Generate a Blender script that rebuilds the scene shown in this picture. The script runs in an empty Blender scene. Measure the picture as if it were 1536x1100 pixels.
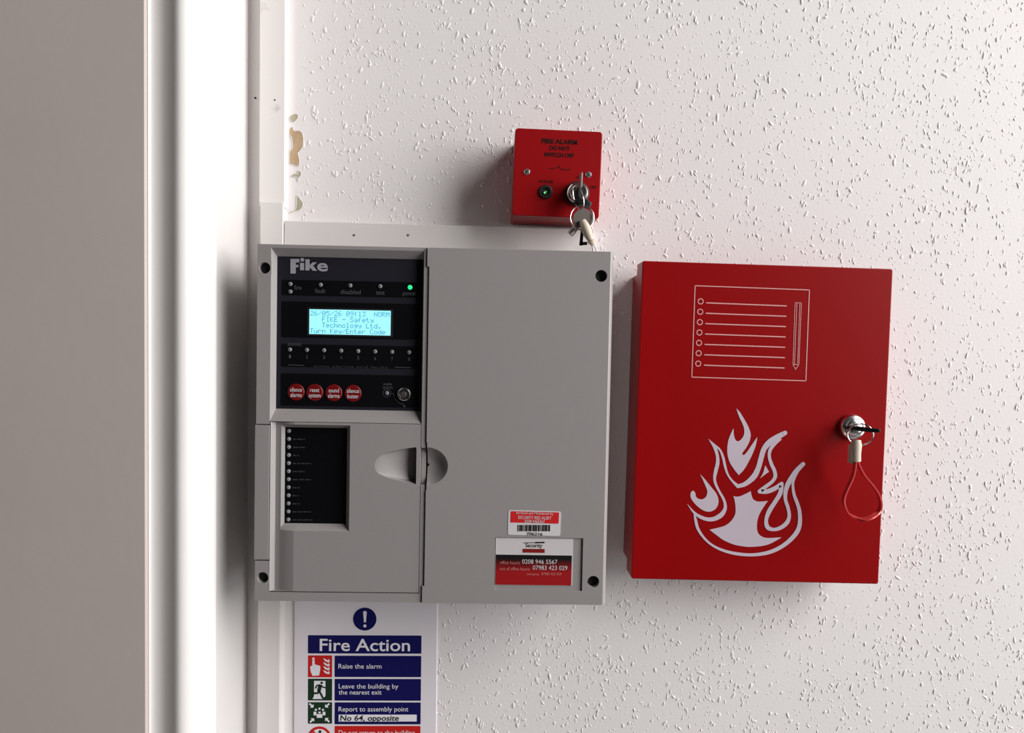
import bpy, bmesh, math, random
from mathutils import Vector, Matrix

# ------------------------------------------------------------------ camera, world, light, exposure
scene = bpy.context.scene
COL = scene.collection
F_PX, IMG_W, IMG_H = 1100.0, 1536.0, 1100.0
DIST, EYE = 0.79, 1.50                       # camera distance from the wall, eye height
YAW, PITCH, ROLL = math.radians(1.4), math.radians(1.9), math.radians(0.85)

fwd = Vector((math.sin(YAW) * math.cos(PITCH), math.cos(YAW) * math.cos(PITCH), -math.sin(PITCH)))
r0 = Vector((math.cos(YAW), -math.sin(YAW), 0)); u0 = r0.cross(fwd)
c_right = math.cos(ROLL) * r0 + math.sin(ROLL) * u0
c_up = -math.sin(ROLL) * r0 + math.cos(ROLL) * u0
cam_data = bpy.data.cameras.new('camera'); cam_data.sensor_width = 36.0
cam_data.lens = 36.0 * F_PX / IMG_W; cam_data.clip_start = 0.01
cam = bpy.data.objects.new('camera', cam_data); COL.objects.link(cam)
mw = Matrix((c_right, c_up, -fwd)).transposed().to_4x4()
mw.translation = Vector((0, -DIST, EYE)); cam.matrix_world = mw
scene.camera = cam

world = bpy.data.worlds.new('world'); scene.world = world; world.use_nodes = True
world.node_tree.nodes['Background'].inputs[0].default_value = (0.97, 0.96, 1.0, 1)
world.node_tree.nodes['Background'].inputs[1].default_value = 0.014

def area(name, loc, target, sx, sy, power, col):
    l = bpy.data.lights.new(name, 'AREA'); l.shape = 'RECTANGLE'; l.size = sx; l.size_y = sy
    l.energy = power; l.color = col
    o = bpy.data.objects.new(name, l); COL.objects.link(o); o.location = loc
    o.rotation_euler = (Vector(target) - Vector(loc)).to_track_quat('-Z', 'Y').to_euler()
    return o
# tall window in the side of the room on the right
area('window_daylight', (3.20, -1.60, 2.95), (0.0, -0.10, 1.60), 3.0, 3.2, 318.0, (1.0, 0.975, 0.965))
area('glazed_door_daylight', (2.9, -1.50, 1.00), (-0.2, -0.10, 1.40), 1.4, 1.4, 23.0, (0.93, 0.965, 1.0))

vs = scene.view_settings
vs.view_transform = 'Standard'; vs.look = 'None'; vs.gamma = 1.0; vs.use_curve_mapping = False
vs.exposure = -0.24

# ------------------------------------------------------------------ helpers
def at(px, py, d):
    """point on the plane d metres in front of the wall that the photograph shows at px, py"""
    v = (px - IMG_W / 2) / F_PX * c_right - (py - IMG_H / 2) / F_PX * c_up + fwd
    t = (DIST - d) / v.y
    return Vector((v.x * t, -d, EYE + v.z * t))

def mat(name, col, rough=0.5, metal=0.0, emit=0.0, bump=0.0, bump_scale=300.0, vary=0.0, vary_scale=20.0, coat=0.0, spec=0.5, dirt=None):
    m = bpy.data.materials.new(name); m.use_nodes = True
    nt = m.node_tree; b = nt.nodes['Principled BSDF']
    b.inputs['Base Color'].default_value = (*col, 1); b.inputs['Roughness'].default_value = rough
    b.inputs['Metallic'].default_value = metal; b.inputs['Coat Weight'].default_value = coat
    b.inputs['Specular IOR Level'].default_value = spec
    if emit:
        b.inputs['Emission Color'].default_value = (*col, 1); b.inputs['Emission Strength'].default_value = emit
    tc = nt.nodes.new('ShaderNodeTexCoord')
    if vary:
        n = nt.nodes.new('ShaderNodeTexNoise'); n.inputs['Scale'].default_value = vary_scale; n.inputs['Detail'].default_value = 5
        nt.links.new(tc.outputs['Object'], n.inputs['Vector'])
        mx = nt.nodes.new('ShaderNodeMix'); mx.data_type = 'RGBA'
        mx.inputs['A'].default_value = (*[c * (1 - vary) for c in col], 1); mx.inputs['B'].default_value = (*[min(1, c * (1 + vary)) for c in col], 1)
        nt.links.new(n.outputs['Fac'], mx.inputs['Factor']); last = mx.outputs['Result']
        if dirt:
            n2 = nt.nodes.new('ShaderNodeTexNoise'); n2.inputs['Scale'].default_value = 38; n2.inputs['Detail'].default_value = 8
            nt.links.new(tc.outputs['Object'], n2.inputs['Vector'])
            rp = nt.nodes.new('ShaderNodeValToRGB'); rp.color_ramp.elements[0].position = 0.66; rp.color_ramp.elements[1].position = 0.78
            nt.links.new(n2.outputs['Fac'], rp.inputs['Fac'])
            m2 = nt.nodes.new('ShaderNodeMix'); m2.data_type = 'RGBA'; m2.inputs['B'].default_value = (*dirt, 1)
            nt.links.new(rp.outputs['Color'], m2.inputs['Factor']); nt.links.new(last, m2.inputs['A']); last = m2.outputs['Result']
        nt.links.new(last, b.inputs['Base Color'])
    if bump:
        n = nt.nodes.new('ShaderNodeTexNoise'); n.inputs['Scale'].default_value = bump_scale; n.inputs['Detail'].default_value = 4
        nt.links.new(tc.outputs['Object'], n.inputs['Vector'])
        bp = nt.nodes.new('ShaderNodeBump'); bp.inputs['Strength'].default_value = bump; bp.inputs['Distance'].default_value = 0.001
        nt.links.new(n.outputs['Fac'], bp.inputs['Height']); nt.links.new(bp.outputs['Normal'], b.inputs['Normal'])
    return m

M = {
    'paper': mat('woodchip_paper', (0.80, 0.765, 0.76), 0.62, bump=0.14, bump_scale=300, vary=0.02, vary_scale=9),
    'gloss': mat('gloss_white_paint', (0.80, 0.775, 0.755), 0.32, bump=0.12, bump_scale=60, vary=0.03, vary_scale=14),
    'board': mat('board_paint', (0.78, 0.745, 0.725), 0.4, vary=0.03, vary_scale=12, dirt=(0.52, 0.47, 0.46)),
    'door': mat('door_paint', (0.53, 0.465, 0.43), 0.45, bump=0.1, bump_scale=80, vary=0.05, vary_scale=7),
    'plastic': mat('white_pvc', (0.72, 0.685, 0.665), 0.42, vary=0.025, vary_scale=15),
    'plaster': mat('bare_plaster', (0.50, 0.36, 0.22), 0.9, bump=0.6, bump_scale=300, vary=0.25, vary_scale=90),
    'plaster_grey': mat('grey_plaster', (0.42, 0.39, 0.28), 0.9, bump=0.6, bump_scale=300, vary=0.2, vary_scale=90),
    'grey': mat('panel_grey_plastic', (0.31, 0.29, 0.284), 0.42, bump=0.06, bump_scale=900, vary=0.02, vary_scale=6),
    'grey_dark': mat('panel_inner_grey', (0.05, 0.046, 0.045), 0.7),
    'fascia': mat('fascia_film', (0.010, 0.009, 0.016), 0.5),
    'fascia_black': mat('fascia_black_film', (0.0018, 0.0018, 0.003), 0.42, spec=0.3),
    'black': mat('black_plastic', (0.005, 0.005, 0.005), 0.6),
    'black_rubber': mat('black_rubber', (0.008, 0.007, 0.007), 0.5),
    'lens': mat('clear_led_lens', (0.24, 0.24, 0.255), 0.6),
    'lens_dot': mat('led_core', (0.13, 0.13, 0.14), 0.4),
    'green': mat('green_led', (0.02, 0.85, 0.25), 0.4, emit=1.1),
    'green_small': mat('small_green_led', (0.15, 0.9, 0.2), 0.4, emit=1.0),
    'lcd': mat('lcd_backlight', (0.30, 0.80, 0.93), 0.5, emit=0.85),
    'lcd_ink': mat('lcd_pixels', (0.06, 0.25, 0.38), 0.5, emit=0.6),
    'logo': mat('silver_print', (0.33, 0.32, 0.36), 0.5),
    'dim': mat('dim_grey_print', (0.075, 0.075, 0.085), 0.6),
    'dimmer': mat('faint_grey_print', (0.028, 0.028, 0.032), 0.6),
    'button': mat('red_membrane_button', (0.16, 0.003, 0.004), 0.45, spec=0.3),
    'white_print': mat('white_print', (0.62, 0.58, 0.60), 0.6),
    'steel': mat('bright_steel', (0.72, 0.70, 0.69), 0.22, metal=1.0),
    'steel_worn': mat('worn_nickel', (0.42, 0.38, 0.36), 0.38, metal=0.9),
    'brass': mat('dull_brass_nickel', (0.30, 0.255, 0.235), 0.45, metal=0.7),
    'red': mat('red_powder_coat', (0.275, 0.002, 0.003), 0.32, spec=0.2, bump=0.03, bump_scale=700, vary=0.015),
    'red_box': mat('red_switch_plastic', (0.31, 0.003, 0.005), 0.38, spec=0.25),
    'red_ink': mat('dark_red_ink', (0.022, 0.002, 0.002), 0.6, spec=0.2),
    'emblem': mat('pale_lilac_print', (0.55, 0.47, 0.54), 0.5),
    'pinkline': mat('pale_pink_line_print', (0.66, 0.30, 0.29), 0.5),
    'strap': mat('red_cord', (0.62, 0.055, 0.055), 0.35, coat=0.5),
    'ferrule': mat('cream_plastic', (0.62, 0.53, 0.42), 0.45),
    'sheet': mat('sign_white_vinyl', (0.78, 0.74, 0.78), 0.35, vary=0.03, vary_scale=30),
    'navy': mat('sign_navy_print', (0.004, 0.004, 0.085), 0.4, spec=0.3),
    'sign_white': mat('sign_white_print', (0.80, 0.78, 0.82), 0.4),
    'sign_red': mat('sign_red_print', (0.55, 0.012, 0.01), 0.35),
    'sign_green': mat('sign_dark_green_print', (0.006, 0.03, 0.012), 0.35),
    'sticker': mat('white_sticker', (0.66, 0.63, 0.64), 0.45),
    'sticker_red': mat('sticker_red_print', (0.62, 0.012, 0.015), 0.45),
    'ink': mat('black_ink', (0.008, 0.007, 0.007), 0.6),
    'card': mat('paper_card', (0.62, 0.59, 0.59), 0.5, vary=0.03, vary_scale=40),
    'card_red': mat('card_dark_red', (0.22, 0.006, 0.008), 0.45),
    'pale_red': mat('pale_red_print', (0.62, 0.20, 0.18), 0.5),
    'floor': mat('grey_carpet', (0.22, 0.21, 0.20), 0.95, bump=0.6, bump_scale=200, vary=0.2, vary_scale=60),
    'switch_label': mat('screw_zinc', (0.55, 0.58, 0.56), 0.3, metal=0.9),
}
# printed card: black band running into red (a print that belongs to the card)
cg = bpy.data.materials.new('card_black_to_red_print'); cg.use_nodes = True
_n = cg.node_tree; _b = _n.nodes['Principled BSDF']; _b.inputs['Roughness'].default_value = 0.4
_t = _n.nodes.new('ShaderNodeTexCoord'); _s = _n.nodes.new('ShaderNodeSeparateXYZ'); _r = _n.nodes.new('ShaderNodeValToRGB')
_n.links.new(_t.outputs['Generated'], _s.inputs[0]); _n.links.new(_s.outputs['Z'], _r.inputs[0])
_r.color_ramp.elements[0].position = 0.42; _r.color_ramp.elements[0].color = (0.34, 0.006, 0.008, 1)
_r.color_ramp.elements[1].position = 0.86; _r.color_ramp.elements[1].color = (0.006, 0.004, 0.004, 1)
_n.links.new(_r.outputs['Color'], _b.inputs['Base Color'])
M['card_grad'] = cg

def tag(o, label=None, cat=None, group=None, kind=None):
    if label: o['label'] = label
    if cat: o['category'] = cat
    if group: o['group'] = group
    if kind: o['kind'] = kind
    return o

BASES = {}
class Frame:
    """an Empty on the wall, turned by rot about the wall's normal, plus pixel -> local helpers"""
    def __init__(self, name, px, py, d_ref, rot, label=None, cat=None, d_base=0.0, **k):
        p = at(px, py, d_ref); p.y = -d_base
        self.o = bpy.data.objects.new(name, None); COL.objects.link(self.o)
        self.o.empty_display_size = 0.02
        self.o.location = p; self.o.rotation_euler = (0, -math.radians(rot), 0)
        self.base = d_base
        self.inv = (Matrix.Translation(p) @ Matrix.Rotation(-math.radians(rot), 4, 'Y')).inverted()
        BASES[self.o.name] = d_base
        tag(self.o, label, cat, **k)
    def p(self, px, py, d):
        return self.inv @ at(px, py, d)
    def rect(self, x0, y0, x1, y1, d):
        a = self.p(x0, y0, d); b = self.p(x1, y1, d)
        return (a.x, b.z, b.x, a.z)                     # x0, z0, x1, z1

class MB:
    def __init__(self): self.v = []; self.f = []
    def add(self, vs, fs):
        n = len(self.v); self.v += [tuple(v) for v in vs]; self.f += [tuple(n + i for i in f) for f in fs]
    # local frame: x right, z up, depth d = -y (towards the room)
    def frustum(self, ra, da, rb, db, caps=(1, 1), sides=True):
        vs = [(ra[0], -da, ra[1]), (ra[2], -da, ra[1]), (ra[2], -da, ra[3]), (ra[0], -da, ra[3]),
              (rb[0], -db, rb[1]), (rb[2], -db, rb[1]), (rb[2], -db, rb[3]), (rb[0], -db, rb[3])]
        fs = []
        if sides: fs += [(0, 1, 5, 4), (1, 2, 6, 5), (2, 3, 7, 6), (3, 0, 4, 7)]
        if caps[0]: fs.append((3, 2, 1, 0))
        if caps[1]: fs.append((4, 5, 6, 7))
        self.add(vs, fs); return self
    def box(self, r, d0, d1): return self.frustum(r, d0, r, d1)
    def plate(self, r, d, holes=()):
        xs = sorted({r[0], r[2], *[h[0] for h in holes], *[h[2] for h in holes]})
        zs = sorted({r[1], r[3], *[h[1] for h in holes], *[h[3] for h in holes]})
        for i in range(len(xs) - 1):
            for j in range(len(zs) - 1):
                cx, cz = (xs[i] + xs[i + 1]) / 2, (zs[j] + zs[j + 1]) / 2
                if not (r[0] < cx < r[2] and r[1] < cz < r[3]): continue
                if any(h[0] < cx < h[2] and h[1] < cz < h[3] for h in holes): continue
                self.quad((xs[i], -d, zs[j]), (xs[i + 1], -d, zs[j]), (xs[i + 1], -d, zs[j + 1]), (xs[i], -d, zs[j + 1]))
        return self
    def quad(self, a, b, c, e): self.add([a, b, c, e], [(0, 1, 2, 3)]); return self
    def cyl(self, cx, cz, r, d0, d1, n=24, r1=None, caps=(0, 1)):
        r1 = r if r1 is None else r1
        A = [(cx + r * math.cos(2 * math.pi * i / n), -d0, cz + r * math.sin(2 * math.pi * i / n)) for i in range(n)]
        B = [(cx + r1 * math.cos(2 * math.pi * i / n), -d1, cz + r1 * math.sin(2 * math.pi * i / n)) for i in range(n)]
        fs = [(i, (i + 1) % n, n + (i + 1) % n, n + i) for i in range(n)]
        if caps[0]: fs.append(tuple(range(n - 1, -1, -1)))
        if caps[1]: fs.append(tuple(range(n, 2 * n)))
        self.add(A + B, fs); return self
    def lathe(self, cx, cz, prof, n=28):
        """prof: (radius, depth) from the outside in; closed at the end"""
        vs = []
        for r, d in prof:
            vs += [(cx + r * math.cos(2 * math.pi * i / n), -d, cz + r * math.sin(2 * math.pi * i / n)) for i in range(n)]
        fs = []
        for k in range(len(prof) - 1):
            fs += [(k * n + i, k * n + (i + 1) % n, (k + 1) * n + (i + 1) % n, (k + 1) * n + i) for i in range(n)]
        fs.append(tuple(range((len(prof) - 1) * n, len(prof) * n)))
        self.add(vs, fs); return self
    def poly(self, pts, d, t=0.0):
        """outline of (x, z) at depth d, with thickness t behind it"""
        n = len(pts); vs = [(x, -d, z) for x, z in pts]; fs = [tuple(range(n))]
        if t:
            vs += [(x, -(d - t), z) for x, z in pts]
            fs += [(i, (i + 1) % n, n + (i + 1) % n, n + i) for i in range(n)] + [tuple(range(2 * n - 1, n - 1, -1))]
        self.add(vs, fs); return self
    def ribbon(self, pts, w, d):
        """flat stroke through (x, z) points; w one width or one for each point"""
        n = len(pts); ws = [w] * n if not hasattr(w, '__len__') else w
        L, Rr = [], []
        for i in range(n):
            a = pts[max(i - 1, 0)]; b = pts[min(i + 1, n - 1)]
            tx, tz = b[0] - a[0], b[1] - a[1]; l = math.hypot(tx, tz) or 1
            nx, nz = -tz / l * ws[i] / 2, tx / l * ws[i] / 2
            L.append((pts[i][0] + nx, -d, pts[i][1] + nz)); Rr.append((pts[i][0] - nx, -d, pts[i][1] - nz))
        self.add(L + Rr, [(i, i + 1, n + i + 1, n + i) for i in range(n - 1)]); return self
    def tube(self, path, r, n=8, closed=False, flat=1.0):
        path = [Vector(p) for p in path]; m = len(path); rs = r if hasattr(r, '__len__') else [r] * m
        vs = []; up = None
        for i in range(m):
            a = path[(i - 1) % m] if closed else path[max(i - 1, 0)]
            b = path[(i + 1) % m] if closed else path[min(i + 1, m - 1)]
            t = (b - a).normalized()
            if up is None:
                up = Vector((0, 1, 0)) if abs(t.y) < 0.8 else Vector((1, 0, 0))
            s = t.cross(up).normalized(); up = s.cross(t).normalized()
            vs += [path[i] + s * math.cos(2 * math.pi * k / n) * rs[i] + up * math.sin(2 * math.pi * k / n) * rs[i] * flat for k in range(n)]
        fs = []
        for i in range(m if closed else m - 1):
            j = (i + 1) % m
            fs += [(i * n + k, i * n + (k + 1) % n, j * n + (k + 1) % n, j * n + k) for k in range(n)]
        if not closed: fs += [tuple(range(n - 1, -1, -1)), tuple(range((m - 1) * n, m * n))]
        self.add(vs, fs); return self
    def build(self, name, m, parent=None, smooth=False, bevel=0.0, seg=2, weld=True, tri=False):
        par = parent.o if isinstance(parent, Frame) else parent
        base = BASES.get(par.name, 0.0) if par is not None else 0.0
        me = bpy.data.meshes.new(name); me.from_pydata([(x, y + base, z) for x, y, z in self.v], [], self.f)
        bm = bmesh.new(); bm.from_mesh(me)
        if weld: bmesh.ops.remove_doubles(bm, verts=bm.verts, dist=1e-6)
        bmesh.ops.recalc_face_normals(bm, faces=bm.faces)
        bm.to_mesh(me); bm.free()
        me.materials.append(M[m] if isinstance(m, str) else m)
        o = bpy.data.objects.new(name, me); COL.objects.link(o)
        if par is not None: o.parent = par; BASES[o.name] = base
        if smooth:
            me.shade_smooth()
            md = o.modifiers.new('edges', 'EDGE_SPLIT'); md.split_angle = math.radians(38)
        if bevel:
            b = o.modifiers.new('bevel', 'BEVEL'); b.width = bevel; b.segments = seg; b.limit_method = 'ANGLE'; b.angle_limit = math.radians(30)
            me.shade_smooth(); w = o.modifiers.new('wn', 'WEIGHTED_NORMAL'); w.keep_sharp = True
        return o

def round_rect(r, rad, n=5):
    x0, z0, x1, z1 = r; pts = []
    for cx, cz, a0 in ((x1 - rad, z1 - rad, 0), (x0 + rad, z1 - rad, 90), (x0 + rad, z0 + rad, 180), (x1 - rad, z0 + rad, 270)):
        for k in range(n + 1):
            a = math.radians(a0 + 90 * k / n); pts.append((cx + rad * math.cos(a), cz + rad * math.sin(a)))
    return pts

def spline(pts, n=6, closed=False):
    m = len(pts); out = []
    P = lambda i: pts[i % m] if closed else pts[min(max(i, 0), m - 1)]
    for i in range(m if closed else m - 1):
        p0, p1, p2, p3 = P(i - 1), P(i), P(i + 1), P(i + 2)
        for k in range(n):
            t = k / n
            out.append(tuple(0.5 * ((2 * b) + (c - a) * t + (2 * a - 5 * b + 4 * c - e) * t * t + (3 * b - a - 3 * c + e) * t ** 3)
                             for a, b, c, e in zip(p0, p1, p2, p3)))
    if not closed: out.append(tuple(pts[-1]))
    return out

_glyphs = {}
def glyph(ch, bold=0.0):
    key = (ch, bold)
    if key not in _glyphs:
        cu = bpy.data.curves.new('tmp', 'FONT'); cu.body = ch; cu.size = 1.0; cu.resolution_u = 3; cu.fill_mode = 'FRONT'
        cu.offset = bold
        ob = bpy.data.objects.new('tmp', cu); COL.objects.link(ob)
        dg = bpy.context.evaluated_depsgraph_get(); dg.update()
        me = bpy.data.meshes.new_from_object(ob.evaluated_get(dg))
        vs = [(v.co.x, v.co.y) for v in me.vertices]; fs = [tuple(p.vertices) for p in me.polygons]
        bpy.data.objects.remove(ob); bpy.data.curves.remove(cu); bpy.data.meshes.remove(me)
        _glyphs[key] = (vs, fs)
    return _glyphs[key]
_caps = {}
def cap_height(bold):
    if bold not in _caps: _caps[bold] = max(v[1] for v in glyph('H', bold)[0])
    return _caps[bold]

def lettering(fr, body, x0, x1, ybase, cap_px, d, m, parent=None, bold=0.0, shear=0.0, mb=None, name='lettering'):
    """flat printed text from pixel x0 to x1 with its base line at pixel ybase"""
    vs, fs = glyph(body, bold)
    lo = min(v[0] for v in vs); hi = max(v[0] for v in vs)
    a = fr.p(x0, ybase, d); b = fr.p(x1, ybase, d); c = fr.p(x0, ybase - cap_px, d)
    sx = (b.x - a.x) / (hi - lo); sz = (c.z - a.z) / cap_height(bold)
    own = mb is None; mb = mb or MB()
    mb.add([(a.x + (x - lo) * sx + y * sz * shear, -d, a.z + y * sz) for x, y in vs], fs)
    if own: return mb.build(name, m, parent or fr, weld=False)

def pix(fr, pts, d):
    return [(q.x, q.z) for q in (fr.p(x, y, d) for x, y in pts)]

# ------------------------------------------------------------------ the setting
WALL_TOP, FLOOR = 2.5, 0.0
x_wall0 = at(372, 550, 0).x                        # where the wall meets the return of the door frame
fr_w = Frame('wall_anchor', 768, 550, 0, 0)        # only a coordinate helper; removed below
XR = 1.9
wall = MB().box((x_wall0 - 0.02, FLOOR, XR, WALL_TOP), -0.10, 0.0).build('wall_back', 'paper'); tag(wall, kind='structure')
floor = MB().frustum((-1.6, -0.05, XR, FLOOR), -0.1, (-1.6, -0.05, XR, FLOOR), 2.2).build('floor', 'floor'); tag(floor, kind='structure')

# woodchip relief of the wallpaper
rng = random.Random(7)
mb = MB()
def chip(x, z, l, w, h, a):
    n = 7; vs = []; ca, sa = math.cos(a), math.sin(a)
    k = [rng.uniform(.62, 1.12) for _ in range(n)]; bend = rng.gauss(0, .22); lean = rng.uniform(-.25, .25)
    for s, y in ((1.0, -0.0001), (0.84, 0.30), (0.6, 0.76), (0.28, 1.0)):
        for i in range(n):
            t = 2 * math.pi * i / n
            f = k[i] * (1 - s * .1)
            ux = w / 2 * (math.cos(t) * s * f + (1 - s) * lean); uz = l / 2 * math.sin(t) * s * f
            ux += bend * uz * uz / l * 2
            vs.append((x + ux * ca - uz * sa, -h * y if y > 0 else 0.0002, z + ux * sa + uz * ca))
    fs = []
    for r in range(3):
        fs += [(r * n + i, r * n + (i + 1) % n, (r + 1) * n + (i + 1) % n, (r + 1) * n + i) for i in range(n)]
    fs.append(tuple(range(3 * n, 4 * n)))
    mb.add(vs, fs)
xa, xb, za, zb = at(452, 550, 0).x, at(2000, 550, 0).x, at(768, 1400, 0).z, at(768, -300, 0).z
cl = [(rng.uniform(xa, xb), rng.uniform(za, zb)) for _ in range(1150)]
for i in range(24000):
    if rng.random() < 0.38:
        c = rng.choice(cl); x, z = c[0] + rng.gauss(0, .011), c[1] + rng.gauss(0, .014)
    else:
        x, z = rng.uniform(xa, xb), rng.uniform(za, zb)
    if not (xa < x < xb and za < z < zb): continue
    big = rng.random()
    if big < .55: l, w, h = rng.uniform(.0020, .0042), rng.uniform(.0014, .0028), rng.uniform(.0002, .00045)
    elif big < .80: l, w, h = rng.uniform(.005, .0095), rng.uniform(.0018, .0028), rng.uniform(.0004, .0007)     # slivers
    elif big < .96: l, w, h = rng.uniform(.0045, .0080), rng.uniform(.0028, .0046), rng.uniform(.00045, .0009)
    else: l, w, h = rng.uniform(.0080, .0130), rng.uniform(.0030, .0048), rng.uniform(.0006, .0010)
    a = rng.gauss(-.12, .40) if rng.random() < .86 else rng.uniform(-1.5, 1.5)
    chip(x, z, l, w, h * .82, a)
rel = mb.build('woodchip_relief', 'paper', wall, weld=False); rel.data.shade_smooth(); tag(rel, kind='stuff')

# bare plaster where the paint has come away beside the board
def patch(pts, m, scale=6.48, ox=425, oy=160):
    P = [(ox + x / scale, oy + y / scale) for x, y in pts]
    P = spline(P, 4, True); w3 = [at(x, y, 0.0) for x, y in P]
    b = MB().poly([(q.x, q.z) for q in w3], 0.0004, 0.0006).build('bare_patch', m, wall)
    c = sum((q.x for q in w3)) / len(w3), sum((q.z for q in w3)) / len(w3)
    lip = [(c[0] + (q.x - c[0]) * 1.03, -0.0004, c[1] + (q.z - c[1]) * 1.03) for q in w3]
    MB().tube(lip, 0.0003, 6, True).build('paint_edge', 'paper', b, smooth=True)
patch([(62, 105), (85, 85), (120, 72), (142, 85), (140, 115), (110, 148), (80, 148)], 'plaster_grey')
patch([(60, 225), (92, 205), (105, 240), (150, 238), (182, 262), (194, 320), (188, 385), (160, 432), (142, 455),
       (156, 512), (148, 572), (100, 560), (62, 540), (64, 440), (88, 398), (84, 320), (72, 290), (58, 268)], 'plaster')
patch([(78, 678), (105, 655), (135, 660), (140, 628), (172, 640), (168, 675), (150, 690), (146, 730), (128, 680), (100, 690)], 'plaster_grey')
patch([(132, 868), (162, 900), (190, 940), (180, 985), (150, 1010), (118, 1015), (62, 1036), (66, 1024), (116, 1000), (128, 950)], 'plaster_grey')

# moulded door frame, lit face towards the window
prof_px = [(371, -.02), (371, 0.0), (370.5, .003), (326, .083), (325, .088), (324, .0905), (320, .0935), (312, .0985), (304, .1035), (296, .1085), (288, .1125), (280, .1155),
           (273, .1172), (268, .1176), (264, .1172), (260, .1160), (256, .1142), (252, .1124), (248, .1111), (244, .1104), (239, .1102), (233, .1105), (228, .1113), (224.5, .1124), (222.5, .1136)]
prof = [(at(px, 550, d).x, -d) for px, d in prof_px]
x_door = prof[-1][0]
n = len(prof); mbp = MB()
mbp.add([(x, y, FLOOR) for x, y in prof] + [(x, y, WALL_TOP) for x, y in prof], [(i, i + 1, n + i + 1, n + i) for i in range(n - 1)])
# close the back
mbp.add([(prof[-1][0], prof[-1][1], FLOOR), (x_door, 0.02, FLOOR), (x_door, 0.02, WALL_TOP), (prof[-1][0], prof[-1][1], WALL_TOP)], [(0, 1, 2, 3)])
mbp.add([(x_door, 0.02, FLOOR), (prof[0][0], 0.02, FLOOR), (prof[0][0], 0.02, WALL_TOP), (x_door, 0.02, WALL_TOP)], [(0, 1, 2, 3)])
tr = mbp.build('trim_1', 'gloss', smooth=True); tag(tr, kind='structure')
door_front = 0.1185
dr = MB().box((x_door - 0.80, 0.008, x_door - 0.0004, 2.06), 0.074, door_front).build('door_1', 'door', bevel=0.0012); tag(dr, kind='structure')
wl = MB().box((x_door - 1.6, FLOOR, x_door - 0.803, WALL_TOP), 0.0, 0.10).build('wall_left', 'gloss'); tag(wl, kind='structure')
wh = MB().box((x_door - 0.803, 2.064, x_door, WALL_TOP), 0.0, 0.10).build('wall_upper', 'gloss'); tag(wh, kind='structure')
# flat board between the frame and the wallpaper
rb = (at(389, 150, .015).x, at(768, 318, .015).z, at(427.5, 150, .015).x, WALL_TOP)
tb = MB().box(rb, 0.0, 0.015).build('trim_2', 'board', bevel=0.0008); tag(tb, kind='structure')
for (x, y, r) in ((412, 150, .0009), (383, 147, .0011)):
    d = .0151 if x > 389 else .0006
    p = at(x, y, d); MB().cyl(p.x, p.z, r, d - .0003, d, 10).build('pin_hole', 'black', tb)
bpy.data.objects.remove(fr_w.o)

# ------------------------------------------------------------------ cable trunking
t = Frame('cable_trunking', 407, 330, .02, -0.15, 'white vertical cable trunking running behind the left side of grey panel', 'trunking')
zt = t.p(407, 303, .02).z; zb_ = FLOOR + .002 - t.o.location.z
xl, xr = t.p(390, 330, .02).x, t.p(424.5, 330, .02).x
MB().box((xl + .001, zb_, xr - .001, zt - .0005), 0.0, .017).build('channel', 'plastic', t)
MB().box((xl, zb_, xr, zt), .0165, .020).build('lid', 'plastic', t, bevel=.0008)
t2 = Frame('cable_trunking', 660, 352, .016, -0.55, 'white horizontal cable trunking along the top of grey panel', 'trunking')
a, b = t2.p(426.2, 334, .016), t2.p(890, 338, .016)
ht = t2.p(500, 333, .016).z; hb = t2.p(500, 372, .016).z
MB().box((a.x + .0005, hb + .001, b.x, ht - .001), 0.0, .0135).build('channel', 'plastic', t2)
MB().box((a.x, hb, b.x + .001, ht), .013, .016).build('lid', 'plastic', t2, bevel=.0008)
for x in (531, 612):
    p = t2.p(x, 353, .016); MB().cyl(p.x, p.z, .0013, .0155, .0162, 12).build('pin_head', 'brass', t2)

# ------------------------------------------------------------------ fire alarm panel
DF = .100
P = Frame('fire_alarm_panel', 650, 640.6, DF, -0.28, 'large square grey fire alarm control panel with lit display', 'alarm panel')
W2, H2 = .3345 / 2, .3360 / 2
OUT = (-W2, -H2, W2, H2)
MB().box((-W2 + .001, -H2 + .001, W2 - .004, H2 - .001), 0.0, .080).build('back_box', 'grey', P, bevel=.003)
colx = P.p(406.5, 500, .0985).x            # right edge of the left column
dx0, dx1 = P.p(632.5, 640, .098).x, P.p(639, 640, .098).x   # divider strip
cov_x = P.p(640.2, 640, DF).x              # left edge of the right cover
zbar0 = P.p(520, 634, .0985).z             # lower edge of display bezel
z_s1, z_s2 = P.p(392, 637, .0985).z, P.p(392, 841, .0985).z
z_bot = P.p(520, 889, .0985).z             # flap lower seam
GAP = .0005

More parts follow.
